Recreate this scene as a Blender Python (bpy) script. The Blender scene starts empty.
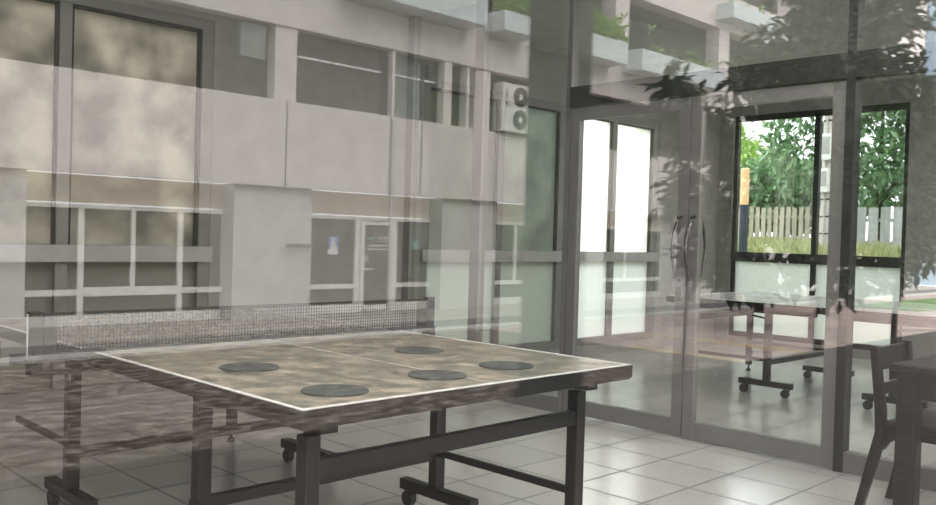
import bpy, bmesh, math, random
from mathutils import Vector, Matrix
random.seed(7)
R = math.radians
C = bpy.context.scene.collection
SC = bpy.context.scene

# ------------------------------------------------------------------ camera, sky, sun, exposure
EYE = 1.23
f_px, yaw, pit, rol = 887.0, R(44.70), R(-1.05), R(1.64)
Fw = Vector((math.sin(yaw)*math.cos(pit), math.cos(yaw)*math.cos(pit), math.sin(pit)))
Rt = Vector((math.cos(yaw), -math.sin(yaw), 0)); Up = Rt.cross(Fw)
Rr = Rt*math.cos(rol)+Up*math.sin(rol); Ur = Up*math.cos(rol)-Rt*math.sin(rol)
cam = bpy.data.cameras.new('camera'); co = bpy.data.objects.new('camera', cam); C.objects.link(co)
cam.sensor_width = 36; cam.lens = 36*f_px/936; cam.clip_start = .02; cam.clip_end = 300
M3 = Matrix((Rr, Ur, -Fw)).transposed()
co.matrix_world = Matrix.Translation((0, 0, EYE)) @ M3.to_4x4()
SC.camera = co

W = bpy.data.worlds.new('overcast_sky'); SC.world = W; W.use_nodes = True
bg = W.node_tree.nodes['Background']; bg.inputs[0].default_value = (.93, .97, 1, 1); bg.inputs[1].default_value = 1.0
sl = bpy.data.lights.new('sun', 'SUN'); sl.energy = .9; sl.angle = R(40); sl.color = (1, .95, .88)
so = bpy.data.objects.new('sun', sl); C.objects.link(so)
so.rotation_euler = Vector((.25, 1, .95)).to_track_quat('Z', 'Y').to_euler()
SC.view_settings.view_transform = 'Standard'; SC.view_settings.look = 'None'
SC.view_settings.gamma = 1; SC.view_settings.use_curve_mapping = False
SC.view_settings.exposure = 2.3
cy = SC.cycles
cy.max_bounces = 12; cy.diffuse_bounces = 5; cy.glossy_bounces = 5; cy.transmission_bounces = 8
cy.transparent_max_bounces = 24; cy.sample_clamp_indirect = 6

# ------------------------------------------------------------------ materials
def mat(name, col, rough=.6, metal=0, spec=.5, noise=None, bump=0, ior=1.5):
    """noise = (scale, amount, detail[, stretch]) varies the surface colour itself"""
    m = bpy.data.materials.new(name); m.use_nodes = True
    nt = m.node_tree; b = nt.nodes['Principled BSDF']
    b.inputs['Base Color'].default_value = (*col, 1); b.inputs['Roughness'].default_value = rough
    b.inputs['Metallic'].default_value = metal; b.inputs['Specular IOR Level'].default_value = spec
    b.inputs['IOR'].default_value = ior
    tc = nt.nodes.new('ShaderNodeTexCoord')
    if noise is None: noise = (6, .06, 3)
    mp = nt.nodes.new('ShaderNodeMapping'); nt.links.new(tc.outputs['Object'], mp.inputs[0])
    if len(noise) > 3: mp.inputs['Scale'].default_value = noise[3]
    n = nt.nodes.new('ShaderNodeTexNoise'); n.inputs['Scale'].default_value = noise[0]; n.inputs['Detail'].default_value = noise[2]
    nt.links.new(mp.outputs[0], n.inputs['Vector'])
    rp = nt.nodes.new('ShaderNodeValToRGB')
    lo = [max(0, c*(1-noise[1])) for c in col]; hi = [min(1, c*(1+noise[1])) for c in col]
    rp.color_ramp.elements[0].color = (*lo, 1); rp.color_ramp.elements[1].color = (*hi, 1)
    rp.color_ramp.elements[0].position = .35; rp.color_ramp.elements[1].position = .65
    nt.links.new(n.outputs[0], rp.inputs[0]); nt.links.new(rp.outputs[0], b.inputs['Base Color'])
    if bump:
        bp = nt.nodes.new('ShaderNodeBump'); bp.inputs['Strength'].default_value = bump
        nt.links.new(n.outputs[0], bp.inputs['Height']); nt.links.new(bp.outputs[0], b.inputs['Normal'])
    return m

def clear_glass(name, r0, tint):
    m = bpy.data.materials.new(name); m.use_nodes = True; nt = m.node_tree
    nt.nodes.remove(nt.nodes['Principled BSDF']); out = nt.nodes['Material Output']
    lw = nt.nodes.new('ShaderNodeLayerWeight'); lw.inputs[0].default_value = .5
    p5 = nt.nodes.new('ShaderNodeMath'); p5.operation = 'POWER'; p5.inputs[1].default_value = 5
    ma = nt.nodes.new('ShaderNodeMath'); ma.operation = 'MULTIPLY_ADD'; ma.inputs[1].default_value = 1-r0; ma.inputs[2].default_value = r0
    t = nt.nodes.new('ShaderNodeBsdfTransparent'); t.inputs[0].default_value = (*tint, 1)
    g = nt.nodes.new('ShaderNodeBsdfGlossy'); g.inputs['Roughness'].default_value = 0
    mx = nt.nodes.new('ShaderNodeMixShader'); L = nt.links
    L.new(lw.outputs['Facing'], p5.inputs[0]); L.new(p5.outputs[0], ma.inputs[0]); L.new(ma.outputs[0], mx.inputs[0])
    L.new(t.outputs[0], mx.inputs[1]); L.new(g.outputs[0], mx.inputs[2]); L.new(mx.outputs[0], out.inputs[0])
    return m

def frosted(name, col, thru, rough, blotch=0):
    m = bpy.data.materials.new(name); m.use_nodes = True; nt = m.node_tree
    nt.nodes.remove(nt.nodes['Principled BSDF']); out = nt.nodes['Material Output']; L = nt.links
    tr = nt.nodes.new('ShaderNodeBsdfTranslucent'); df = nt.nodes.new('ShaderNodeBsdfDiffuse')
    rf = nt.nodes.new('ShaderNodeBsdfRefraction'); rf.inputs['IOR'].default_value = 1.03; rf.inputs['Roughness'].default_value = rough
    rf.inputs[0].default_value = (*[c**.5 for c in col], 1)
    df.inputs[0].default_value = (.55, .55, .52, 1); tr.inputs[0].default_value = (*col, 1)
    if blotch:
        tc = nt.nodes.new('ShaderNodeTexCoord'); n = nt.nodes.new('ShaderNodeTexNoise')
        n.inputs['Scale'].default_value = 3.2; n.inputs['Detail'].default_value = 3
        rp = nt.nodes.new('ShaderNodeValToRGB')
        rp.color_ramp.elements[0].color = (*[c*(1-blotch) for c in col], 1)
        rp.color_ramp.elements[1].color = (*[min(1, c*(1+blotch)) for c in col], 1)
        rp.color_ramp.elements[0].position = .36; rp.color_ramp.elements[1].position = .66
        L.new(tc.outputs['Object'], n.inputs['Vector']); L.new(n.outputs[0], rp.inputs[0]); L.new(rp.outputs[0], tr.inputs[0])
    a = nt.nodes.new('ShaderNodeMixShader'); a.inputs[0].default_value = thru
    L.new(tr.outputs[0], a.inputs[1]); L.new(rf.outputs[0], a.inputs[2])
    b = nt.nodes.new('ShaderNodeMixShader'); b.inputs[0].default_value = .12
    L.new(a.outputs[0], b.inputs[1]); L.new(df.outputs[0], b.inputs[2]); L.new(b.outputs[0], out.inputs[0])
    return m

def tiles(name, col, grout, size, ox, oy, line, rough, spec=.5, ior=1.5):
    m = bpy.data.materials.new(name); m.use_nodes = True; nt = m.node_tree; b = nt.nodes['Principled BSDF']; L = nt.links
    tc = nt.nodes.new('ShaderNodeTexCoord'); mp = nt.nodes.new('ShaderNodeMapping')
    mp.inputs['Location'].default_value = (-ox/size, -oy/size, 0); mp.inputs['Scale'].default_value = (1/size, 1/size, 1)
    br = nt.nodes.new('ShaderNodeTexBrick'); br.offset = 0; br.squash = 1
    br.inputs['Scale'].default_value = 1; br.inputs['Brick Width'].default_value = 1; br.inputs['Row Height'].default_value = 1
    br.inputs['Mortar Size'].default_value = line/size; br.inputs['Mortar Smooth'].default_value = .1
    br.inputs['Color1'].default_value = (*col, 1); br.inputs['Color2'].default_value = (*[c*.93 for c in col], 1); br.inputs['Mortar'].default_value = (*grout, 1)
    L.new(tc.outputs['Object'], mp.inputs[0]); L.new(mp.outputs[0], br.inputs[0]); L.new(br.outputs[0], b.inputs['Base Color'])
    mr = nt.nodes.new('ShaderNodeMapRange'); mr.inputs[3].default_value = rough; mr.inputs[4].default_value = .8
    L.new(br.outputs['Fac'], mr.inputs[0]); L.new(mr.outputs[0], b.inputs['Roughness'])
    b.inputs['Specular IOR Level'].default_value = spec; b.inputs['IOR'].default_value = ior
    return m

def mottled(name, cols, scale, stretch=(1, 1, 1), rough=.8, spec=.1):
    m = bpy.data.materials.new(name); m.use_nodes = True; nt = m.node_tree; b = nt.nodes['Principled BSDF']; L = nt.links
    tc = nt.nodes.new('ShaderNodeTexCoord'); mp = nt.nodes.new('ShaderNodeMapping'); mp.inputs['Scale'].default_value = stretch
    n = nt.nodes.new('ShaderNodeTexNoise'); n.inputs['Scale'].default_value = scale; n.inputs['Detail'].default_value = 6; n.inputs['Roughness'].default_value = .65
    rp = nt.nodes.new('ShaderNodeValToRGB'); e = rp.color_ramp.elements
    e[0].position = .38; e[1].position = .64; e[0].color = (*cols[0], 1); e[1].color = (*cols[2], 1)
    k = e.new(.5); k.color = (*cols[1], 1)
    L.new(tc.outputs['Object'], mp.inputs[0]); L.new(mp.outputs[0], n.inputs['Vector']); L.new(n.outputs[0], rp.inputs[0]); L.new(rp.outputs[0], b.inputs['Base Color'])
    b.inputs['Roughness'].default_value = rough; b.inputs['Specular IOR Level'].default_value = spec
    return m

def leafy(name, a, b_, rough=.45):
    m = bpy.data.materials.new(name); m.use_nodes = True; nt = m.node_tree; L = nt.links
    b = nt.nodes['Principled BSDF']; b.inputs['Roughness'].default_value = rough
    gi = nt.nodes.new('ShaderNodeNewGeometry'); rp = nt.nodes.new('ShaderNodeValToRGB')
    rp.color_ramp.elements[0].color = (*a, 1); rp.color_ramp.elements[1].color = (*b_, 1)
    L.new(gi.outputs['Random Per Island'], rp.inputs[0]); L.new(rp.outputs[0], b.inputs['Base Color'])
    t = nt.nodes.new('ShaderNodeBsdfTranslucent'); L.new(rp.outputs[0], t.inputs[0])
    mx = nt.nodes.new('ShaderNodeMixShader'); mx.inputs[0].default_value = .3; out = nt.nodes['Material Output']
    L.new(b.outputs[0], mx.inputs[1]); L.new(t.outputs[0], mx.inputs[2]); L.new(mx.outputs[0], out.inputs[0])
    return m

M = dict(
    pane=clear_glass('front_glass', .075, (.985, .985, .98)),
    glass=clear_glass('clear_glass', .045, (.965, .975, .965)),
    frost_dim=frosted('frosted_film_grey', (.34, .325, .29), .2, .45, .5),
    frost_low=frosted('frosted_film_low', (.30, .29, .28), .2, .45),
    frost=frosted('frosted_glass', (.92, .92, .91), .5, .3),
    frost_panel=frosted('frosted_white_panel', (.66, .68, .68), .2, .5),
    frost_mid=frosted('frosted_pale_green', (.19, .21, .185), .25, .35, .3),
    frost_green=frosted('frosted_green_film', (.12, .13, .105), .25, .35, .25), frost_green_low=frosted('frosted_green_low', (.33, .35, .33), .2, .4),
    alu=mat('grey_aluminium', (.19, .185, .18), .45, .3),
    alu_light=mat('light_aluminium', (.33, .325, .32), .45, .3),
    alu_dark=mat('dark_bronze_frame', (.028, .028, .026), .55, 0, .25),
    steel=mat('brushed_steel', (.16, .155, .15), .35, 1),
    wall=mat('painted_wall', (.25, .245, .235), .8),
    ceil=mat('ceiling_paint', (.36, .355, .345), .9),
    tile=tiles('glossy_floor_tile', (.52, .51, .495), (.06, .06, .058), .405, 4.331, 2.752, .008, .18, .5, 2.7),
    porch=tiles('porch_painted_shade', (.035, .030, .027), (.02, .02, .02), .6, 0, 0, .008, .9, .05),  # near-black colour paints in the shade lying over the porch floor
    top=mottled('reflection_mottled_top', ((.095, .105, .09), (.19, .175, .14), (.34, .295, .235)), 9, (1.2, 1, 1), .32, .5),  # mottled reflection of the ground painted into the tabletop colour
    top_glare=mat('painted_glare_top', (.56, .58, .60), .2, 0, .5, (6, .06, 3), 0, 2.4),  # window glare painted in as a pale colour; the top itself is dark
    white=mat('white_line_paint', (.55, .55, .53), .5),
    black=mat('black_steel', (.018, .017, .017), .4, .3),
    rubber=mat('black_rubber', (.012, .012, .012), .7),
    spot_disc=mat('dark_reflection_spot', (.03, .042, .04), .8),
    net=mat('black_net_cord', (.02, .02, .02), .8),
    wood=mat('dark_wood', (.018, .013, .011), .4, 0, .35, (5, .3, 4, (1, 1, 8))),
    fac=mat('pale_facade_render', (.74, .67, .645), .85, 0, .2, (.7, .03, 5)),
    fac_grey=mat('grey_column_render', (.63, .605, .59), .85, 0, .2, (.7, .04, 5)),
    fac_tan=mat('tan_recess_render', (.80, .70, .57), .85, 0, .2, (.9, .06, 4)),
    fac_white=mat('white_frame_paint', (.82, .80, .77), .6),
    fac_pink=mat('pink_white_render', (.80, .70, .68), .85),
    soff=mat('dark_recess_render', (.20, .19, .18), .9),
    fac_dark=mat('window_dark', (.025, .028, .022), .3, 0, .15),
    blind=mat('grey_window_blind', (.075, .072, .062), .5, 0, .15),
    greyglass=mat('dark_grey_glass', (.055, .055, .042), .3, 0, .15),  # even dark grey of the window glass
    panel_green=mat('pale_green_panel', (.20, .23, .21), .5),
    planter=mat('pale_planter', (.68, .72, .72), .7),
    soil=mat('soil', (.05, .035, .025), .95),
    ac=mat('ac_casing', (.78, .74, .69), .5), acd=mat('ac_grille', (.04, .035, .03), .6),
    apron=mat('pale_concrete_apron', (.44, .40, .37), .85, 0, .3, (1.5, .12, 5)),
    road=mat('grey_asphalt', (.17, .163, .163), .9, 0, .3, (4, .2, 6)),
    kerb=mat('white_kerb', (.56, .54, .51), .8),
    plaza=mottled('paving_with_leaf_litter', ((.06, .045, .033), (.10, .078, .058), (.38, .325, .28)), 8, (.6, .9, 1)),
    pink=mat('pinkish_paving', (.44, .34, .31), .85, 0, .1, (2.5, .18, 5)),
    yellow=mat('yellow_kerb_paint', (.62, .45, .20), .8),
    lawn=mottled('lawn', ((.05, .12, .02), (.10, .20, .03), (.16, .28, .06)), 5),
    weeds_g=mottled('bank_grass', ((.14, .17, .07), (.22, .25, .11), (.34, .34, .19)), 6),
    column=mat('dark_column_paint', (.022, .025, .022), .8),
    bark=mat('bark', (.045, .035, .027), .9, 0, .3, (10, .3, 5)),
    leaf_dark=leafy('dark_glossy_leaves', (.006, .014, .005), (.022, .04, .015), .6),
    leaf_bright=leafy('bright_leaves', (.20, .36, .06), (.48, .66, .18)),
    leaf_deep=leafy('deep_green_leaves', (.08, .19, .08), (.28, .44, .24)),
    leaf_mid=leafy('mid_green_leaves', (.05, .11, .03), (.16, .25, .09)),
    leaf_pale=leafy('pale_leaves', (.30, .34, .26), (.52, .56, .46)),
    grass=leafy('grass_blades', (.20, .24, .09), (.42, .43, .22)),
    fence=mat('weathered_fence_board', (.40, .365, .30), .9, 0, .2, (3, .15, 5, (1, 1, .3))),
    fence_grey=mat('grey_fence_board', (.36, .37, .37), .9, 0, .2, (3, .15, 5, (1, 1, .3))),
    orange=mat('orange_post_paint', (.72, .47, .25), .6), navy=mat('navy_post_paint', (.02, .03, .05), .6),
    pole=mat('concrete_pole', (.42, .40, .38), .9), box=mat('meter_box', (.62, .63, .62), .5),
    blue_sheet=mat('pale_blue_sheet', (.45, .56, .66), .6),
    sign_blue=mat('sign_blue', (.20, .30, .60), .5), sign_green=mat('sign_green', (.10, .50, .38), .5),
    tag=mat('orange_tag', (.55, .28, .07), .6), dim_wall=mat('dimming_wall_tan', (.34, .29, .22), .9),
)

lm_ = bpy.data.materials.new('added_fill_glow'); lm_.use_nodes = True; pb = lm_.node_tree.nodes['Principled BSDF']
pb.inputs['Emission Color'].default_value = (1, .97, .92, 1); pb.inputs['Emission Strength'].default_value = 6.0; M['fill_glow'] = lm_  # glow of the added ceiling fill panels

# ------------------------------------------------------------------ helpers
class MB:
    def __init__(s): s.bm = bmesh.new()
    def box(s, x0, x1, y0, y1, z0, z1):
        x0, x1 = min(x0, x1), max(x0, x1); y0, y1 = min(y0, y1), max(y0, y1); z0, z1 = min(z0, z1), max(z0, z1)
        v = [s.bm.verts.new(p) for p in ((x0,y0,z0),(x1,y0,z0),(x1,y1,z0),(x0,y1,z0),(x0,y0,z1),(x1,y0,z1),(x1,y1,z1),(x0,y1,z1))]
        for q in ((0,3,2,1),(4,5,6,7),(0,1,5,4),(1,2,6,5),(2,3,7,6),(3,0,4,7)): s.bm.faces.new([v[i] for i in q])
        return s
    def tube(s, pts, r, seg=10, caps=True):
        pts = [Vector(p) for p in pts]; rings = []
        rs = r if isinstance(r, (list, tuple)) else [r]*len(pts)
        for i, p in enumerate(pts):
            d = (pts[min(i+1, len(pts)-1)]-pts[max(i-1, 0)]).normalized()
            a = Vector((0, 0, 1)) if abs(d.z) < .9 else Vector((1, 0, 0))
            u = d.cross(a).normalized(); w = d.cross(u)
            rings.append([s.bm.verts.new(p+(u*math.cos(t*2*math.pi/seg)+w*math.sin(t*2*math.pi/seg))*rs[i]) for t in range(seg)])
        for a, b in zip(rings, rings[1:]):
            for t in range(seg): s.bm.faces.new((a[t], a[(t+1) % seg], b[(t+1) % seg], b[t]))
        if caps:
            s.bm.faces.new(rings[0][::-1]); s.bm.faces.new(rings[-1])
        return s
    def bar(s, a, b, w, h, roll=None):
        """rectangular bar from a to b, w across, h along the second axis"""
        a, b = Vector(a), Vector(b); d = (b-a).normalized()
        ref = Vector(roll) if roll else (Vector((0, 0, 1)) if abs(d.z) < .9 else Vector((0, 1, 0)))
        u = d.cross(ref).normalized()*w/2; n = u.cross(d).normalized()*h/2
        v = [s.bm.verts.new(p+q) for p in (a, b) for q in (-u-n, u-n, u+n, -u+n)]
        for q in ((0,1,2,3),(7,6,5,4),(0,4,5,1),(1,5,6,2),(2,6,7,3),(3,7,4,0)): s.bm.faces.new([v[i] for i in q])
        return s
    def disc(s, c, r, h, seg=32, axis='z'):
        d = {'z': Vector((0,0,h)), 'y': Vector((0,h,0)), 'x': Vector((h,0,0))}[axis]; c = Vector(c)
        return s.tube([c, c+d], r, seg)
    def poly(s, prof, f):
        """extrude profile (list of 2-D points): f(p, 0/1) gives the 3-D points of both caps"""
        a = [s.bm.verts.new(f(p, 0)) for p in prof]; b = [s.bm.verts.new(f(p, 1)) for p in prof]; n = len(prof)
        s.bm.faces.new(a[::-1]); s.bm.faces.new(b)
        for i in range(n): s.bm.faces.new((a[i], a[(i+1) % n], b[(i+1) % n], b[i]))
        return s
    def leaf(s, p, d, n, l, w):
        d = d.normalized(); u = d.cross(n)
        if u.length < 1e-3: u = Vector((1, 0, 0))
        u.normalize(); n = u.cross(d)
        a = s.bm.verts.new(p); e = s.bm.verts.new(p+d*l-n*l*.12)
        m = s.bm.verts.new(p+d*l*.5)
        c1 = s.bm.verts.new(p+d*l*.55+u*w/2+n*w*.12); c2 = s.bm.verts.new(p+d*l*.55-u*w/2+n*w*.12)
        s.bm.faces.new((a, c1, m)); s.bm.faces.new((c1, e, m)); s.bm.faces.new((a, m, c2)); s.bm.faces.new((m, e, c2))
    def build(s, name, m, parent=None, bevel=0, smooth=False):
        bmesh.ops.recalc_face_normals(s.bm, faces=s.bm.faces)
        me = bpy.data.meshes.new(name); s.bm.to_mesh(me); s.bm.free(); me.materials.append(m)
        if smooth:
            for p in me.polygons: p.use_smooth = True
        o = bpy.data.objects.new(name, me); C.objects.link(o)
        if bevel:
            b = o.modifiers.new('bevel', 'BEVEL'); b.width = bevel; b.segments = 2; b.limit_method = 'ANGLE'
        if parent: o.parent = parent
        return o
def tag(o, label, cat, group=None, kind=None):
    o['label'] = label; o['category'] = cat
    if group: o['group'] = group
    if kind: o['kind'] = kind
    return o
def empty(name, loc=(0, 0, 0), rz=0):
    o = bpy.data.objects.new(name, None); C.objects.link(o); o.location = loc; o.rotation_euler = (0, 0, rz); o.empty_display_size = .1
    return o
def box(name, m, x0, x1, y0, y1, z0, z1, parent=None, bevel=0):
    return MB().box(x0, x1, y0, y1, z0, z1).build(name, m, parent, bevel)
def struct(o): o['kind'] = 'structure'; return o
def copy_tree(o, parent=None):
    c = o.copy(); C.objects.link(c)
    if parent: c.parent = parent
    for ch in list(o.children): copy_tree(ch, c)
    return c

# ------------------------------------------------------------------ room shell
X_L, Y_F, Y_B, X_P, X_R, ZC = -2.6, .5, 5.7, 4.9, 10.0, 3.05
struct(box('floor', M['tile'], X_L, X_R+.12, Y_F-.06, Y_B+.12, -.12, 0))
struct(box('ceiling', M['ceil'], X_L-.2, X_R+.3, Y_F-.3, Y_B+.3, ZC, ZC+.25))
cei = bpy.data.objects['ceiling']
for cx_, cy_ in ((-1.2, 1.2), (-1.2, 2.1), (.5, 1.2), (.5, 2.1), (2.2, 1.2), (2.2, 2.1), (3.9, 1.2), (3.9, 2.1), (6.4, 1.1), (8.8, 1.1), (8.8, 1.8), (7.4, .8), (7.5, 1.75)):  # unseen fill panels, added on the ceiling to brighten both rooms
    lf = MB().box(cx_-.62, cx_+.62, cy_-.11, cy_+.11, ZC-.045, ZC).build('fill_housing', M['white'], cei)
    MB().box(cx_-.60, cx_+.60, cy_-.09, cy_+.09, ZC-.055, ZC-.0451).build('fill_panel', M['fill_glow'], lf)
struct(box('wall_left', M['wall'], X_L-.15, X_L, Y_F-.06, Y_B+.12, 0, ZC))
MBk = MB(); yb0, yb1 = Y_B, Y_B+.14
MBk.box(X_L, X_P+.2, yb0, yb1, 2.68, ZC); MBk.box(X_P+.2, X_R+.12, yb0, yb1, 2.58, ZC)
MBk.box(3.09, 5.06, yb0, yb1, 0, 2.68); MBk.box(8.66, X_R+.12, yb0, yb1, 0, 2.58)
MBk.box(X_L, 3.09, yb0, yb1, 0, .12); MBk.box(5.06, 8.66, yb0, yb1, 0, .12)
struct(MBk.build('wall_back', M['wall']))
MR = MB(); xr0, xr1 = X_R, X_R+.14
MR.box(xr0, xr1, Y_F, 3.46, 0, ZC); MR.box(xr0, xr1, 5.51, Y_B, 0, ZC); MR.box(xr0, xr1, 3.46, 5.51, 2.80, ZC); MR.box(xr0, xr1, 3.46, 5.51, 0, .10)
struct(MR.build('wall_right', M['wall']))

# the large front pane we look through, in its row of shop-front panes
def front_window(n, x0, x1):
    w = struct(empty('window_%d' % n, ((x0+x1)/2, Y_F, 0)))
    ox = (x0+x1)/2
    fm = MB()
    for a, b in ((x0, x0+.05), (x1-.05, x1)): fm.box(a-ox, b-ox, -.05, .05, 0, ZC)
    fm.box(x0+.05-ox, x1-.05-ox, -.05, .05, 0, .08); fm.box(x0+.05-ox, x1-.05-ox, -.05, .05, ZC-.08, ZC)
    fm.build('window_frame', M['alu'], w)
    box('pane', M['pane'], x0+.05-ox, x1-.05-ox, -.006, .006, .08, ZC-.08, w)
    return w
front_window(1, -1.2, 3.0); front_window(2, 3.0, 6.5); front_window(3, 6.5, 10.0); front_window(4, X_L, -1.2)

# back windows: sashes over a sill rail with lower panels
def back_window(n, x0, x1, zt, mulls, up, low, fm_m, dim_to=None, dim=None, dim_low=None):
    mulls = sorted(mulls)
    w = struct(empty('window_%d' % n, ((x0+x1)/2, Y_B+.06, 0))); ox = (x0+x1)/2
    fr = MB(); d = .055
    for x, wd in [(x0, .085), (x1-.085, .085)]: fr.box(x-ox, x+wd-ox, -d, d, .12, zt)
    for x, wd in mulls: fr.box(x-wd/2-ox, x+wd/2-ox, -d*.8, d*.8, .12, zt-.06)
    fr.box(x0+.085-ox, x1-.085-ox, -d, d, zt-.07, zt); fr.box(x0+.085-ox, x1-.085-ox, -d, d, .12, .20)
    fr.build('window_frame', fm_m, w)
    box('window_sill', M['alu_light'], x0-ox, x1-ox, -.10, d, 1.0, 1.105, w)
    edges = [x0+.085]+[e for x, wd in mulls for e in (x-wd/2, x+wd/2)]+[x1-.085]
    for a, b in zip(edges[::2], edges[1::2]):
        if dim_to is not None and b <= dim_to: u_, l_ = dim, dim_low
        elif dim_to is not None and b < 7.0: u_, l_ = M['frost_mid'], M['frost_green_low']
        else: u_, l_ = up, low
        box('pane', u_, a-ox, b-ox, -.004, .004, 1.105, zt-.07, w)
        box('lower_pane', l_, a-ox, b-ox, -.004, .004, .20, 1.0, w)
        bd = MB()
        for e, g in ((a, a+.018), (b-.018, b)): bd.box(e-ox, g-ox, -.03, -.006, 1.105, zt-.07)
        bd.box(a-ox, b-ox, -.03, -.006, zt-.088, zt-.07)
        bd.build('glazing_bead', M['alu_dark'], w)
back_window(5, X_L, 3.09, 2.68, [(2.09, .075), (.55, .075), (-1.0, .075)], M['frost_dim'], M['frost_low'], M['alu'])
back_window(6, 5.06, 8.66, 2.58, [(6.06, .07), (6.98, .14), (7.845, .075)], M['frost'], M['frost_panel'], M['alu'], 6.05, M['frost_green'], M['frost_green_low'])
# right-hand window, clear above the sill and white panels below
w = struct(empty('window_7', (X_R+.06, 4.46, 0))); fr = MB(); oy = 4.46
for a, b in ((3.46, 3.51), (5.46, 5.51), (4.445, 4.505)): fr.box(-.03, .03, a-oy, b-oy, .10, 2.80)
fr.box(-.03, .03, 3.51-oy, 5.46-oy, 2.73, 2.80); fr.box(-.03, .03, 3.51-oy, 5.46-oy, .10, .16)
fr.build('window_frame', M['alu_dark'], w)
box('window_sill', M['alu_dark'], -.09, .03, 3.51-oy, 5.46-oy, 1.02, 1.135, w)
for a, b in ((3.51, 4.445), (4.505, 5.46)):
    box('pane', M['glass'], -.004, .004, a-oy, b-oy, 1.135, 2.73, w)
    box('lower_panel', M['frost_panel'], -.004, .004, a-oy, b-oy, .16, 1.02, w)

# glazed partition with a pair of doors
px0, px1 = X_P-.035, X_P+.035
w = struct(empty('window_8', (X_P, Y_B, 0)))                        # header, posts, fixed lights
def P(nm, m, y0, y1, z0, z1, t=.035): return box(nm, m, -t, t, y0-Y_B, y1-Y_B, z0, z1, w)
P('corner_post', M['alu'], 3.94, 3.98, 0, ZC, .03); P('jamb_post', M['alu_dark'], 1.965, 2.015, 0, ZC, .045)
P('post', M['alu'], 4.80, 4.90, 0, ZC); P('post', M['alu'], 5.62, 5.70, 0, ZC); P('post', M['alu'], .55, .63, 0, ZC); P('post', M['alu'], 1.15, 1.22, 0, 2.16)
P('header_rail', M['alu_dark'], .63, 1.965, 2.15, 2.29, .045); P('header_rail', M['alu_dark'], 2.015, 3.94, 2.15, 2.29, .045)
for a, b in ((.63, 1.15), (1.22, 1.965), (3.98, 4.80), (4.90, 5.62)):
    P('bottom_rail', M['alu'], a, b, 0, .11); P('pane', M['glass'], a, b, .11, 2.15 if b < 3 else ZC, .004)
for a, b in ((.63, 1.965), (2.015, 3.94)): P('transom_pane', M['glass'], a, b, 2.28, ZC, .004)
def glass_door(n, y0, y1, hinge_low, label):
    d = struct(empty('door_%d' % n, (X_P, (y0+y1)/2, 0))); d['label'] = label; d['category'] = 'door'; o = (y0+y1)/2
    fr = MB()
    fr.box(-.025, .025, y0-o, y0+.075-o, .012, 2.14); fr.box(-.025, .025, y1-.075-o, y1-o, .012, 2.14)
    fr.box(-.025, .025, y0+.075-o, y1-.075-o, .012, .115); fr.box(-.025, .025, y0+.075-o, y1-.075-o, 2.06, 2.14)
    fr.build('door_frame', M['alu'], d, .003)
    box('door_glass', M['glass'], -.004, .004, y0+.075-o, y1-.075-o, .115, 2.06, d)
    yh = (y1-.045 if hinge_low else y0+.045)-o
    for s in (-1, 1):
        pts = [(s*.025, yh, .99)]+[(s*(.06+.055*math.sin(math.pi*t/12)), yh, 1.0+.38*t/12) for t in range(13)]+[(s*.025, yh, 1.39)]
        MB().tube(pts, .011, 8).build('door_handle', M['steel'], d, smooth=True)
    box('lock_plate', M['steel'], -.03, .03, yh-.02, yh+.02, .86, .95, d)
glass_door(1, 2.985, 3.935, False, 'left leaf of the grey framed double glass doors')
glass_door(2, 2.02, 2.980, True, 'right leaf of the grey framed double glass doors')

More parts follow.
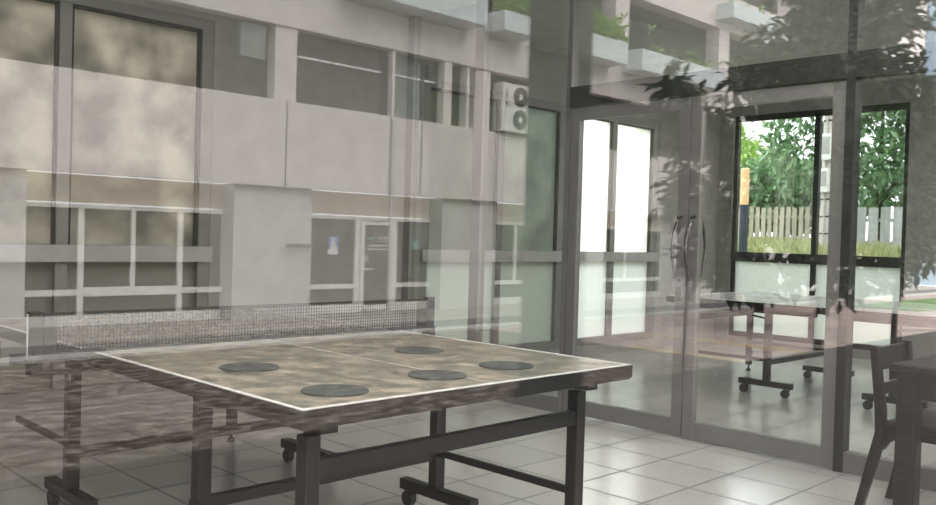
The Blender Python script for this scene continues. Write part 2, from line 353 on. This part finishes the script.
# ------------------------------------------------------------------ table tennis tables
def tt_table(top_m):
    t = empty('table_tennis_table')
    for s in (-1, 1):
        y0, y1 = (.004, 1.375) if s > 0 else (-1.375, -.004)
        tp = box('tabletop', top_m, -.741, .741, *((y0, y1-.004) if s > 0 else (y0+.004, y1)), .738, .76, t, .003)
        ln = MB(); z0, z1 = .7601, .7615
        for a, b in ((-.741, -.724), (.724, .741)): ln.box(a, b, y0, y1, z0, z1)
        y0, y1 = (y0, y1-.004) if s > 0 else (y0+.004, y1); e = (y1-.018, y1) if s > 0 else (y0, y0+.018); ln.box(-.724, .724, *e, z0, z1)
        ln.box(-.0015, .0015, *((y0, y1-.018) if s > 0 else (y0+.018, y1)), z0, z1)
        ln.build('boundary_line', M['white'], tp)
        y0, y1 = (.004, 1.375) if s > 0 else (-1.375, -.004); ap = MB()
        for sx in (-1, 1): ap.box(sx*.746, sx*.7412, y0, y1, .712, .7595)
        ap.box(-.7412, .7412, *((y1-.0038, y1) if s > 0 else (y0, y0+.0038)), .712, .7595)
        for sx in (-1, 1): ap.box(sx*.735, sx*.712, y0+.003, y1-.003, .706, .7385)
        ap.box(-.712, .712, y1-.03 if s > 0 else y0+.005, y1-.005 if s > 0 else y0+.03, .706, .7385)
        ap.build('apron_frame', M['black'], t)
        ur = MB(); ya, yb_ = (s*.10, s*1.30)
        for sx in (-1, 1): ur.box(sx*.60-.03, sx*.60+.03, ya, yb_, .668, .708)
        ur.box(-.57, .57, s*.46, s*.50, .668, .706)
        ur.build('under_frame', M['black'], t)
        for sx in (-1, 1):
            ex = {(-1, -1): -.648, (1, -1): .545, (-1, 1): -.70, (1, 1): .58}[(sx, s)]; mx_ = {(-1, -1): -.545, (1, -1): .58, (-1, 1): -.625, (1, 1): .58}[(sx, s)]
            lg = box('leg', M['black'], ex-.025, ex+.025, s*1.27-.025, s*1.27+.025, .06, .668, t, .004)
            MB().disc((ex, s*1.27, 0), .022, .02, 16).tube([(ex, s*1.27, .02), (ex, s*1.27, .062)], .008, 8).build('levelling_foot', M['rubber'], lg)
            box('leg', M['black'], mx_-.027, mx_+.027, s*.48-.025, s*.48+.025, .123, .668, t, .004)
            box('wheel_bar', M['black'], mx_-.025, mx_+.025, s*.26, s*.72, .075, .123, t, .004)
            for yc in (.31, .67):
                ca = MB(); x, y = mx_, s*yc
                ca.disc((x, y, .0715), .018, .0035, 14).box(x-.019, x-.015, y-.02, y+.02, .03, .0715).box(x+.015, x+.019, y-.02, y+.02, .03, .0715).box(x-.019, x+.019, y-.02, y+.02, .0690, .0715)
                cs = ca.build('caster', M['black'], t)
                MB().disc((x-.014, y+.01, .034), .034, .028, 20, 'x').build('wheel', M['rubber'], cs)
        box('cross_bar', M['black'], -.622, .52, s*1.27-.018, s*1.27+.018, .545, .595, t)
        box('cross_bar', M['black'], (-.518 if s < 0 else -.598), .553, s*.48-.018, s*.48+.018, .25, .29, t)
        for sx in (-.595, .562): MB().bar((sx, s*.505, .285), (sx, s*1.245, .285), .016, .028).build('side_strut', M['black'], t)
        for sx in (-1, 1): MB().tube([(sx*.57, s*.50, .62), (sx*.53, s*.85, .66), (sx*.53, s*1.0, .672)], .008, 8).build('lock_rod', M['black'], t)
    return t
TX, TY = 2.07, 3.315
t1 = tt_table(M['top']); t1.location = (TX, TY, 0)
tag(t1, 'large table tennis table in the foreground with a net and dark round reflected spots on it', 'table')
t2 = copy_tree(t1); t2.location = (7.46, 2.92, 0)
for ch in t2.children:
    if ch.name.startswith('tabletop'):
        ch.data = ch.data.copy(); ch.data.materials[0] = M['top_glare']
tag(t2, 'table tennis table on wheels behind the glass doors, without a net', 'table')
# net set clamped on the front table
n = empty('table_tennis_net', (TX, TY, .76))
nm = MB(); z0, z1, hw = .012, .138, .915
for k in range(int(2*hw/.014)+1): x = -hw+.014*k; nm.box(x-.0016, x+.0016, -.0011, .0011, z0, z1)
for k in range(10): z = z0+(z1-z0)*k/9; nm.box(-hw, hw, -.0012, .0012, z-.0015, z+.0015)
nm.build('net_mesh', M['net'], n)
box('net_tape', M['net'], -hw, hw, -.004, .004, .138, .152, n)
for s in (-1, 1):
    b = MB(); b.box(s*.922, s*.968, -.018, .018, -.03, .158)
    b.box(s*.87, s*.920, -.012, .012, .005, .135)
    p = b.build('net_post', M['black'], n, .003)
    box('post_stripe', M['white'], s*.9685, s*.971, -.005, .005, .0, .15, p)
    c = MB(); c.box(s*.70, s*.965, -.03, .03, .0018, .012); c.box(s*.70, s*.965, -.03, .03, -.068, -.058); c.box(s*.925, s*.965, -.03, .03, -.058, .0018)
    c.build('clamp', M['black'], n, .002); MB().tube([(s*.82, 0, -.10), (s*.82, 0, -.068)], .011, 10).build('clamp_screw', M['steel'], n)
tag(n, 'black mesh net with clamp posts across the foreground table', 'net')
for (x, y), lb in (((1.60, 2.66), 'dark round reflected spot at the left of the foreground tabletop, farther from the near edge'),
                   ((1.57, 2.13), 'dark round reflected spot nearest the left front corner of the foreground tabletop'),
                   ((2.39, 2.68), 'farthest dark round reflected spot on the foreground tabletop, towards the right net post'),
                   ((2.02, 2.17), 'dark round reflected spot in the middle of the near edge of the foreground tabletop'),
                   ((2.38, 2.19), 'dark round reflected spot nearest the right corner of the foreground tabletop')):
    o = MB().disc((0, 0, 0), .10, .003, 40).build('reflected_spot', M['spot_disc']); o.location = (x, y, .7618)  # dark spots of the reflection, laid on the tabletop as thin discs
    tag(o, lb, 'spot', 'round reflected spots on the foreground table')

# ------------------------------------------------------------------ chair and desk at the right edge
ch = empty('dining_chair', (4.36, 1.29, 0)); S = M['wood']
def rear_leg(sx):
    prof = [(.30, 0), (.335, 0), (.245, .40), (.25, .50), (.280, .785), (.247, .785), (.205, .50), (.20, .38)]
    return MB().poly(prof, lambda p, k: Vector((sx*.20-.02+.04*k, p[0], p[1])))
for s in (-1, 1):
    rear_leg(s).build('rear_leg', S, ch, .004)
    MB().poly([(-.225, 0), (-.19, 0), (-.18, .43), (-.23, .43)], lambda p, k: Vector((s*.20-.02+.04*k, p[0], p[1]))).build('front_leg', S, ch, .004)
    MB().poly([(-.18, .43), (-.18, .345), (-.165, .37), (-.13, .385), (.14, .385), (.18, .36), (.205, .32), (.205, .43)],
              lambda p, k: Vector((s*.20-.011+.022*k, p[0], p[1]))).build('side_rail', S, ch)
box('back_rail', S, -.18, .18, .21, .235, .375, .43, ch); box('front_rail', S, -.18, .18, -.215, -.19, .375, .43, ch)
box('seat', S, -.225, .225, -.24, .20, .43, .458, ch, .008)
MB().poly([(.250, .67), (.272, .67), (.280, .775), (.258, .775)], lambda p, k: Vector((-.18+.36*k, p[0], p[1]))).build('backrest', S, ch, .003)
MB().poly([(.236, .56), (.256, .56), (.262, .61), (.242, .61)], lambda p, k: Vector((-.18+.36*k, p[0], p[1]))).build('back_slat', S, ch)
tag(ch, 'dark wooden chair with splayed rear legs tucked at the desk on the right', 'chair')
dk = empty('desk', (4.37, .985, 0))
box('desktop', S, -.57, .57, -.37, .37, .728, .756, dk, .004)
ap = MB(); ap.box(-.47, .47, .315, .34, .62, .728); ap.box(-.47, .47, -.34, -.315, .62, .728); ap.box(-.545, -.52, -.27, .27, .62, .728); ap.box(.52, .545, -.27, .27, .62, .728)
ap.build('apron', S, dk)
for sx in (-1, 1):
    for sy in (-1, 1): box('leg', S, sx*.51-.04, sx*.51+.04, sy*.31-.04, sy*.31+.04, 0, .728, dk, .004)
tag(dk, 'dark wooden desk with a thick square leg at the right edge of the picture', 'desk')
box_t = box('tag', M['tag'], -.495, -.45, .3405, .343, .60, .66, dk)

# ------------------------------------------------------------------ outdoors beyond the right window
def gz(x): return -.12 if x < 12.5 else (-.12+(x-12.5)*.32 if x < 16 else 1.0+(x-16)*.022)
g = MB(); pf = [(X_R+.16, -.12), (12.5, -.12), (16, 1.0), (26, 1.22), (26, -.6), (X_R+.16, -.6)]
g.poly(pf, lambda p, k: Vector((p[0], 1.5+28.5*k, p[1])))
struct(g.build('grass_bank', M['weeds_g']))
struct(box('outer_ground', M['weeds_g'], -40, X_R+.15, Y_B+.16, 40, -.5, -.12))
struct(box('back_yard_ground', M['weeds_g'], 26, 70, 1.5, 60, -.6, 1.2))
struct(box('added_dimming_wall', M['dim_wall'], -14, 4.2, 7.9, 8.1, -.12, 3.6))  # unseen wall added outside to dim the left frosted panes
def picket_fence(x, y0, y1, per, wd, h, m, label):
    f = empty('picket_fence', (x, y0, gz(x)-.03)); L = y1-y0
    r = MB()
    for z in (.28, h-.28): r.box(.02, .06, 0, L, z-.04, z+.04)
    r.build('rail', m, f)
    k = 0; y = 0
    while y < L-wd:
        hh = h+random.uniform(-.03, .03)
        box('picket', m, -.012, .012, y, y+wd, 0, hh, f); y += per; k += 1
    tag(f, label, 'fence')
picket_fence(24, 10.1, 14.1, .185, .125, 1.17, M['fence'], 'beige picket fence beyond the left pane of the right window')
picket_fence(20, 4.9, 8.35, .26, .205, 1.06, M['fence_grey'], 'grey wide board fence beyond the right pane of the right window')
b = empty('marker_post', (16, 8.545, gz(16)-.02))
MB().disc((0, 0, 0), .082, 1.02, 18).build('lower_sleeve', M['navy'], b, smooth=False); MB().tube([(0, 0, 1.02), (0, 0, 1.71), (0, 0, 1.73)], [.082, .082, .06], 18).build('post', M['orange'], b)
tag(b, 'orange post with a navy lower half outside the right window', 'post')
p = empty('utility_pole', (18, 7.70, gz(18)-.02))
MB().tube([(0, 0, 0), (0, 0, 7.5)], [.20, .16], 16).build('pole', M['pole'], p)
for z0, z1, dy in ((1.95, 2.48, .02), (1.30, 1.78, .06)):
    mb = box('meter_box', M['box'], -.32, -.18, dy-.12, dy+.12, z0, z1, p, .01); box('box_lid', M['alu_light'], -.325, -.32, dy-.09, dy+.09, z0+.12, z1-.06, mb)
MB().tube([(-.20, .05, .4), (-.19, .05, 3.4)], .02, 8).build('conduit', M['pole'], p)
for z in (.45, .80, 1.15, 2.75): MB().tube([(0, 0, z), (0, 0, z+.03)], .202, 16).build('strap', M['alu_dark'], p)
tag(p, 'grey concrete utility pole carrying two pale meter boxes outside', 'pole')

def rdir(rng): 
    while True:
        d = Vector((rng.uniform(-1, 1), rng.uniform(-1, 1), rng.uniform(-1, 1)))
        if .05 < d.length < 1: return d.normalized()
def leaf_tree(name, loc, blobs, nleaf, ll, lw, lm, seed, label, cat, group=None, trunk=None, shell=.55):
    rng = random.Random(seed); t = empty(name, loc)
    f = MB(); tot = sum(b[3]*b[4]*b[5] for b in blobs)
    for (x, y, z, rx, ry, rz) in blobs:
        for _ in range(int(nleaf*(rx*ry*rz)/tot)):
            d = rdir(rng); q = rng.uniform(shell, 1)
            c = Vector((x+d.x*rx*q, y+d.y*ry*q, z+d.z*rz*q))
            for _k in range(rng.randint(3, 5)):
                dd = (rdir(rng)+d*.5+Vector((0, 0, -.35))).normalized(); k = rng.uniform(.7, 1.25)
                f.leaf(c+rdir(rng)*ll*.4, dd, (rdir(rng)*.6+Vector((0, 0, 1))), ll*k, lw*k)
    f.build('foliage', lm, t)
    tr = MB(); tr.tube([(0, 0, 0), (.03, .02, blobs[0][2]*.5), (blobs[0][0], blobs[0][1], blobs[0][2])], trunk or [.12, .09, .05], 10)
    for bl in blobs[1:]:
        a = Vector((0, 0, min(blobs[0][2]*.6, max(.1, bl[2]*.6)))); e = Vector(bl[:3]); m_ = (a+e)/2+Vector((0, 0, .05))
        r = (trunk or [0, .09])[1]
        tr.tube([a, m_, e], [r*.7, r*.45, r*.2], 8)
    tr.build('trunk', M['bark'], t)
    return tag(t, label, cat, group)
leaf_tree('leafy_tree', (28.2, 16.2, 1.15), [(0, 0, 2.6, 1.6, 1.9, 1.5), (-.6, 1.6, 2.0, 1.3, 1.4, 1.3), (-.4, -1.6, 1.7, 1.3, 1.4, 1.2), (0, .4, 4.0, 1.2, 1.4, 1.0), (0, 2.8, 3.0, 1.3, 1.4, 1.5)], 2100, .30, .13, M['leaf_bright'], 3,
          'bright yellow-green tree behind the beige picket fence', 'tree')
leaf_tree('leafy_tree', (25.4, 12.3, 1.15), [(0, 0, 1.5, 1.1, 1.5, 1.2), (0, -1.2, 1.6, 1, 1.2, 1.1), (0, .5, 1.9, 1, 1.1, .8)], 1400, .28, .10, M['leaf_deep'], 4,
          'deep green bushy tree just behind the beige fence, beside the utility pole', 'tree')
leaf_tree('leafy_tree', (21.4, 8.0, 1.1), [(0, 0, 2.6, 1.4, 1.6, 1.6), (-.8, -.9, 1.9, .9, 1.0, .9), (-.3, 1.5, 2.9, 1.3, 1.3, 1.4), (0, -1.6, 3.1, 1.3, 1.3, 1.5), (0, 0, 4.4, 1.5, 2.0, 1.0)], 2300, .27, .10, M['leaf_deep'], 5,
          'deep green tree hanging over the grey board fence', 'tree')
leaf_tree('leafy_tree', (34, 21.5, 1.15), [(0, 0, 3.2, 2.5, 3.4, 2.2), (0, 3, 2.6, 2.2, 2.6, 1.8), (0, -3, 2.4, 2.2, 2.6, 1.8)], 1800, .5, .22, M['leaf_mid'], 6,
          'mid green tree farthest behind the fences', 'tree')
leaf_tree('leafy_tree', (8.9, 9.4, -.12), [(0, 0, 2.2, 1.3, 1.0, 1.5), (.2, .2, 3.4, 1.2, 1, .9), (.1, -.1, 1.0, 1.3, .9, .8)], 900, .24, .10, M['leaf_mid'], 9,
          'green tree blurred behind the dim frosted panes beside the partition', 'tree')
gr = MB(); rng = random.Random(11)
for _ in range(4200):
    x = rng.uniform(16, 23.8); k = x*.53; y = k+rng.uniform(-3.2, 1.9); z = gz(x)
    d = Vector((rng.uniform(-.5, .5), rng.uniform(-.5, .5), 1)); gr.leaf(Vector((x, y, z)), d, rdir(rng), rng.uniform(.15, .38), .035)
tag(gr.build('tall_grass', M['grass']), 'tall yellow-green grass along the foot of the fences', 'grass', kind='stuff')
for k, (x, y) in enumerate(((11.9, 9.5), (14.5, 9.0))):
    leaf_tree('hedge_shrub', (x, y, -.12), [(0, 0, .9, 1.1, .8, .9)], 500, .22, .09, M['leaf_mid'], 20+k,
              'green hedge shrub blurred behind the frosted panes of the far room', 'shrub', 'hedge behind the frosted panes')

# ------------------------------------------------------------------ the forecourt in front of the glass and the building opposite (seen mirrored in the pane)
def yv(v): return 2*Y_F-v                                            # distance beyond the pane's own plane, on this side
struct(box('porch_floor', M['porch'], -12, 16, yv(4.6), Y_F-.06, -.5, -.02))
struct(box('plaza_paving', M['plaza'], -12, 12, yv(11.55), yv(4.6), -.62, -.5))
struct(box('plaza_paving_right', M['pink'], 12, 45, yv(11.55), yv(4.6), -.62, -.5))
struct(box('kerb_strip', M['kerb'], -12, 45, yv(11.95), yv(11.55), -.62, -.46))
struct(box('road_strip', M['road'], -12, 45, yv(13.3), yv(11.95), -.62, -.52))
struct(box('apron_strip', M['apron'], -12, 45, yv(15.7), yv(13.3), -.62, -.5))
yl = MB(); yl.box(12.0, 12.14, yv(8.4), yv(5.0), -.5, -.485); yl.box(13.9, 14.04, yv(9.4), yv(5.6), -.5, -.485)
struct(yl.build('painted_kerb_lines', M['yellow']))
struct(box('lawn', M['lawn'], 26, 45, yv(10.6), yv(8.6), -.5, -.47))

bd = empty('apartment_building', (12, yv(15), -.5)); tag(bd, 'pale apartment building with balconies mirrored in the front glass', 'building')
def FB(mb, x0, x1, v0, v1, z0, z1): mb.box(x0-12, x1-12, yv(v0)-yv(15), yv(v1)-yv(15), z0+.5, z1+.5)
def fpart(nm, m, *rs, parent=None):
    mb = MB()
    for r_ in rs: FB(mb, *r_)
    return mb.build(nm, m, parent or bd)
Rv = 15.56
cols = [(-8, 4.98), (8.70, 10.48), (14.12, 15.95), (18.6, 20.4), (24, 26), (30, 32), (36, 45)]
for a, b_ in cols: fpart('ground_column', M['fac_grey'], (a, b_, 15.16, 15.9, -.5, 2.1))
fpart('recess_wall', M['fac_tan'], (-8, 45, Rv+.06, Rv+.3, 1.62, 2.1))
fpart('facade_band', M['fac'], (-8, 45, 15, 15.22, 2.1, 3.79))
gm = MB()
for x in (9.72, 12.37, 13.27, 16.9, 4.4, 20.5): FB(gm, x-.012, x+.012, 14.992, 15, 2.1, 3.79)
gm.build('panel_joint', M['road'], bd)
fpart('downpipe', M['kerb'], (12.37, 12.44, 14.93, 14.99, -.45, 3.7))
fpart('facade_slab', M['fac'], (-8, 45, 15, 15.5, 5.25, 6.32)); fpart('upper_slab', M['fac_pink'], (17.4, 45, 15, 15.5, 8.24, 9.4), (17.4, 45, 15, 15.5, 11.4, 13))
fpart('upper_wall', M['fac'], (-8, 15.0, 15.0, 15.6, 6.32, 13))
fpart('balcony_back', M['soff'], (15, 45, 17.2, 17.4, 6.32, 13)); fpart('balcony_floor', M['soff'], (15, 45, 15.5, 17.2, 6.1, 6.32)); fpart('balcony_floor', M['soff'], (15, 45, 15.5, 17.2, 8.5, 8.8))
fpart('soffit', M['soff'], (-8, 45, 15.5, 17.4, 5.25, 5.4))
for a, b_ in ((17.35, 18.5), (20.42, 21.08), (26.1, 26.75), (31, 31.6), (36, 36.6), (41.0, 45)): fpart('balcony_post', M['fac_pink'], (a, b_, 15.02, 15.5, 6.32, 13))
# row of upper windows
for a, b_, m, nm in ((-8, 9.44, 'greyglass', 'upper_window'), (9.98, 12.33, 'blind', 'upper_window'), (12.62, 13.45, 'panel_green', 'upper_panel'), (13.45, 13.95, 'fac_dark', 'upper_window'),
                     (14.32, 14.95, 'fac_dark', 'upper_window'), (15.5, 17.5, 'greyglass', 'upper_window'), (17.5, 45, 'blind', 'upper_window')):
    wn = fpart(nm, M[m], (a, b_, 15.3, 15.34, 3.79, 5.25))
    if nm == 'upper_window' and b_-a < 4:
        fpart('window_frame', M['alu_dark'], (a, a+.06, 15.26, 15.3, 3.79, 5.25), (b_-.06, b_, 15.26, 15.3, 3.79, 5.25), (a, b_, 15.26, 15.3, 5.17, 5.25))
fpart('window_slat', M['fac_dark'], (10.2, 12.2, 15.28, 15.30, 4.62, 4.66), (10.2, 11.9, 15.28, 15.30, 4.30, 4.32), (10.0, 11.5, 15.285, 15.30, 4.22, 4.235))
fpart('light_rail', M['fac_white'], (10.0, 13.9, 15.27, 15.29, 4.74, 4.78))
fpart('vent_box', M['panel_green'], (8.75, 9.3, 15.15, 15.3, 4.55, 5.2)); fpart('dark_frame', M['alu_dark'], (12.33, 12.42, 15.2, 15.3, 3.79, 5.25), (12.50, 12.56, 15.2, 15.3, 3.79, 5.25))
for a, b_ in ((9.46, 9.96), (13.97, 14.22), (14.7, 14.8), (14.98, 15.5), (12.42, 12.50)): fpart('upper_post', M['fac'], (a, b_, 15.06, 15.36, 3.79, 5.25))
# ground-floor window strip in the first recess
def recess_glaze(x0, x1, verts, top, glassm):
    fpart('glazing', glassm, (x0, x1, Rv+.03, Rv+.07, -.35, top))
    fr = MB(); FB(fr, x0, x1, Rv-.04, Rv+.04, top, top+.07); FB(fr, x0, x1, Rv-.05, Rv+.04, .02, .12)
    for x, wd, zz in verts: FB(fr, x-wd/2, x+wd/2, Rv-.035, Rv+.035, zz, top)
    fr.build('window_frame', M['fac_white'], bd); fpart('kick_panel', M['fac_white'], (x0, x1, Rv-.04, Rv+.1, -.5, -.32))
recess_glaze(5.0, 8.68, [(6.0, .10, -.33), (6.92, .08, .1), (7.82, .10, -.33)], 1.52, M['greyglass'])
recess_glaze(10.5, 14.1, [(11.95, .12, -.5), (13.02, .12, -.5)], 1.52, M['greyglass'])
recess_glaze(16.0, 18.58, [(17.1, .08, .1)], 1.55, M['greyglass'])
recess_glaze(20.5, 23.9, [(22, .08, .1)], 1.55, M['greyglass']); recess_glaze(26.1, 29.9, [(28, .08, .1)], 1.55, M['greyglass']); recess_glaze(32.1, 35.9, [(34, .08, .1)], 1.55, M['greyglass'])
fpart('window_board', M['fac_white'], (6.04, 7.80, Rv-.07, Rv-.03, .0, .16))
dr = fpart('door', M['fac_white'], (12.01, 12.12, Rv-.08, Rv-.03, -.48, 1.50), (12.85, 12.96, Rv-.08, Rv-.03, -.48, 1.50), (12.12, 12.85, Rv-.08, Rv-.03, 1.42, 1.50), (12.12, 12.85, Rv-.08, Rv-.03, -.48, -.36))
fpart('door_glass', M['greyglass'], (12.12, 12.85, Rv-.06, Rv-.05, -.36, 1.42), parent=dr)
fpart('door_handle', M['fac_white'], (12.03, 12.35, Rv-.13, Rv-.09, .42, .46), parent=dr); fpart('door_card', M['kerb'], (12.13, 12.24, Rv-.065, Rv-.061, .60, .74), parent=dr)
# stickers on the glazing and a plate on the column
def plate(nm, m, x0, x1, v, z0, z1, label, cat):
    return tag(box(nm, m, x0, x1, yv(v), yv(v)-.004, z0, z1), label, cat)
s1 = empty('glass_sticker', (11.32, yv(Rv-.0), .84)); 
MB().box(-.13, .13, .001, .004, -.03, .30).build('backing', M['sign_blue'], s1)
mb = MB(); mb.box(-.14, .14, .005, .008, -.08, .02); mb.box(-.09, .09, .005, .008, .02, .10); mb.box(-.055, .055, .005, .008, .10, .22); mb.disc((0, .005, .25), .04, .003, 16, 'y')
mb.build('white_figure', M['fac_white'], s1); tag(s1, 'small blue and white sticker on the glazing left of the reflected door', 'sticker')
s2 = empty('glass_sticker', (13.66, yv(Rv), 1.0)); mb = MB()
for k in range(6): a = k*math.pi/3; mb.disc((.085*math.cos(a), .001, .085*math.sin(a)), .04, .004, 14, 'y')
mb.build('emblem', M['sign_green'], s2); MB().disc((0, .001, 0), .035, .006, 14, 'y').build('emblem_centre', M['fac_white'], s2)
tag(s2, 'small round green emblem on the glazing right of the reflected door', 'sticker')
s3 = empty('door_sticker', (12.5, yv(Rv-.062), .95)); mb = MB()
mb.box(-.30, -.16, .001, .004, .13, .19); mb.box(-.20, -.08, .001, .004, .17, .21); mb.build('leaf_logo', M['sign_green'], s3)
mb = MB()
for k in range(5): mb.box(.0+k*.065, .04+k*.065, .001, .004, .15, .20+.03*(k % 2))
mb.box(.0, .33, .001, .004, .10, .115); mb.box(-.32, .33, .001, .004, .0, .03); mb.box(-.30, .33, .001, .004, -.08, -.055)
mb.build('lettering', M['fac_white'], s3); tag(s3, 'green and white lettering on the reflected glass door', 'sticker')
tag(box('name_plate', M['road'], 9.78, 10.44, yv(15), yv(15)+.012, .90, .98), 'thin grey name plate on the pale column left of the reflected door', 'sign')

# air conditioner in front of the upper windows
ac = empty('air_conditioner', (16.3, yv(15.1)+.02, 3.79))
box('casing', M['ac'], -.55, .55, -.12, .22, .04, 1.22, ac, .02); box('feet', M['alu_dark'], -.45, .45, -.1, .2, 0, .04, ac)
for z in (.92, .36):
    g_ = MB().disc((.08, .221, z), .25, .012, 32, 'y').build('fan_grille', M['acd'], ac)
    MB().disc((.08, .234, z), .075, .01, 20, 'y').build('fan_hub', M['ac'], g_)
    rg = MB()
    for rr in (.08, .19, .245): rg.tube([(.08+rr*math.cos(a*math.pi/12), .236, z+rr*math.sin(a*math.pi/12)) for a in range(25)], .004, 6, False)
    rg.build('wire_guard', M['alu'], g_)
    bl = MB()
    for k in range(3):
        a = k*2.1; bl.bar((.08+.07*math.cos(a), .233, z+.07*math.sin(a)), (.08+.22*math.cos(a), .233, z+.22*math.sin(a)), .002, .07, (0, 1, 0))
    bl.build('fan_blade', M['alu_dark'], g_)
mb = MB()
for k in range(9): mb.box(-.45, -.36, .22, .224, .62+k*.055, .65+k*.055)
mb.build('side_vent', M['acd'], ac); tag(ac, 'white two-fan air conditioner unit on the reflected building', 'air conditioner')
# balcony planters
def planter_(x0, x1, z0, z1, n_, label, seed):
    t = empty('planter_box', ((x0+x1)/2, yv(14.9), z0)); L = (x1-x0)/2; h = z1-z0
    mb = MB(); mb.box(-L, L, .45, .53, 0, h); mb.box(-L, L, -.10, -.02, 0, h); mb.box(-L, -L+.08, -.02, .45, 0, h); mb.box(L-.08, L, -.02, .45, 0, h); mb.box(-L+.08, L-.08, -.02, .45, 0, .08)
    mb.build('trough', M['planter'], t, .01); box('soil', M['soil'], -L+.08, L-.08, -.02, .45, .08, h-.06, t)
    if n_:
        f = MB(); rng = random.Random(seed)
        for _ in range(n_):
            c = Vector((rng.uniform(-L+.15, L-.15), rng.uniform(.1, .50), h+.02+abs(rng.gauss(0, .26))))
            for _k in range(4): f.leaf(c, (rdir(rng)+Vector((0, 0, .5))), rdir(rng), rng.uniform(.15, .28), .09)
        f.build('foliage', M['leaf_bright'], t)
    tag(t, label, 'planter', 'planters on the opposite balconies')
planter_(10.9, 14.64, 6.07, 6.68, 0, 'pale planter at the far left of the reflected balcony row', 1)
planter_(15.22, 16.5, 6.11, 6.58, 300, 'pale reflected planter with green plants left of the dark column', 2)
planter_(17.9, 20.17, 6.05, 6.64, 260, 'pale reflected planter with sprouting plants right of the dark column', 3)
planter_(20.85, 25.4, 6.03, 6.62, 14, 'long pale reflected planter, nearly bare, above the tree leaves', 4)
planter_(25.8, 29.2, 8.45, 8.95, 12, 'pale planter on the reflected upper balcony beside the tree top', 5)
box('annex', M['blue_sheet'], 46, 60, yv(17), yv(13), -.5, 14)
a_ = bpy.data.objects['annex']; a_.name = 'sheet_clad_building'; tag(a_, 'pale blue sheet clad building at the upper right corner', 'building')

# dark porch column and planting between the two buildings
cl = empty('porch_column', (4.81, yv(4.0), -.02)); box('shaft', M['column'], -.16, .16, -.16, .16, .0, 7.5, cl, .01); box('base', M['column'], -.19, .19, -.19, .19, 0, .18, cl, .01)
tag(cl, 'dark square porch column standing between the two halves of the reflection', 'column')
leaf_tree('leafy_tree', (11.9, yv(5.2), -.5), [(0, 0, 4.1, 1.5, 1.2, .9), (.6, .2, 5.2, 1.5, 1.2, .8), (-1.1, .2, 3.7, .8, .8, .6), (1.4, .2, 3.6, 1.2, 1, .7), (-1.0, .3, 2.7, .8, .8, .7), (1.3, 0, 2.2, 1.2, .9, .9), (.2, 0, 2.5, .8, .7, .6), (1.5, 0, 1.3, .8, .6, .4)],
          1500, .25, .105, M['leaf_dark'], 31, 'dark broad-leaved tree whose reflected leaves fill the upper right', 'tree', None, [.07, .05, .03], .2)
leaf_tree('leafy_tree', (16.9, yv(6.0), -.5), [(0, 0, 3.4, 1.5, 1.0, 1.2), (1.2, 0, 2.4, 1.3, .9, 1.0), (-.6, .1, 2.2, 1.2, .9, .9), (2.0, 0, 3.8, 1.3, 1, 1.0), (.6, 0, 4.5, 1.3, 1, .7)],
          900, .25, .105, M['leaf_dark'], 33, 'second dark broad-leaved tree mirrored at the right edge above the desk', 'tree', None, [.06, .045, .03], .2)
leaf_tree('sapling', (8.15, yv(5.0), -.5), [(0, 0, 2.95, .48, .4, .45), (.05, 0, 2.25, .40, .35, .45), (.35, 0, 1.6, .40, .3, .35), (-.3, 0, 3.3, .35, .3, .25)], 240, .20, .08, M['leaf_dark'], 35,
          'slim dark leafed sapling mirrored over the door handles', 'shrub', None, [.02, .015, .01], .2)
for k, (x, v_, r_, h_) in enumerate(((17.6, 9.0, 2.0, 4.9), (21.8, 9.4, 2.2, 7.0), (27.2, 9.6, 2.9, 7.0))):
    leaf_tree('evergreen_shrub', (x, yv(v_), -.5), [(0, 0, h_*.36, r_, 1.0, h_*.26), (-.1, 0, h_*.6, r_*.95, 1.0, h_*.22), (.1, 0, h_*.84, r_*.75, .9, h_*.16)], 520, .36, .15, M['leaf_dark'], 40+k,
              ['nearest and lowest of the three dark reflected evergreens behind the tree', 'middle one of the three dark reflected evergreens behind the tree', 'farthest and broadest of the three dark reflected evergreens, at the right edge'][k], 'shrub', 'dark evergreens on the forecourt')
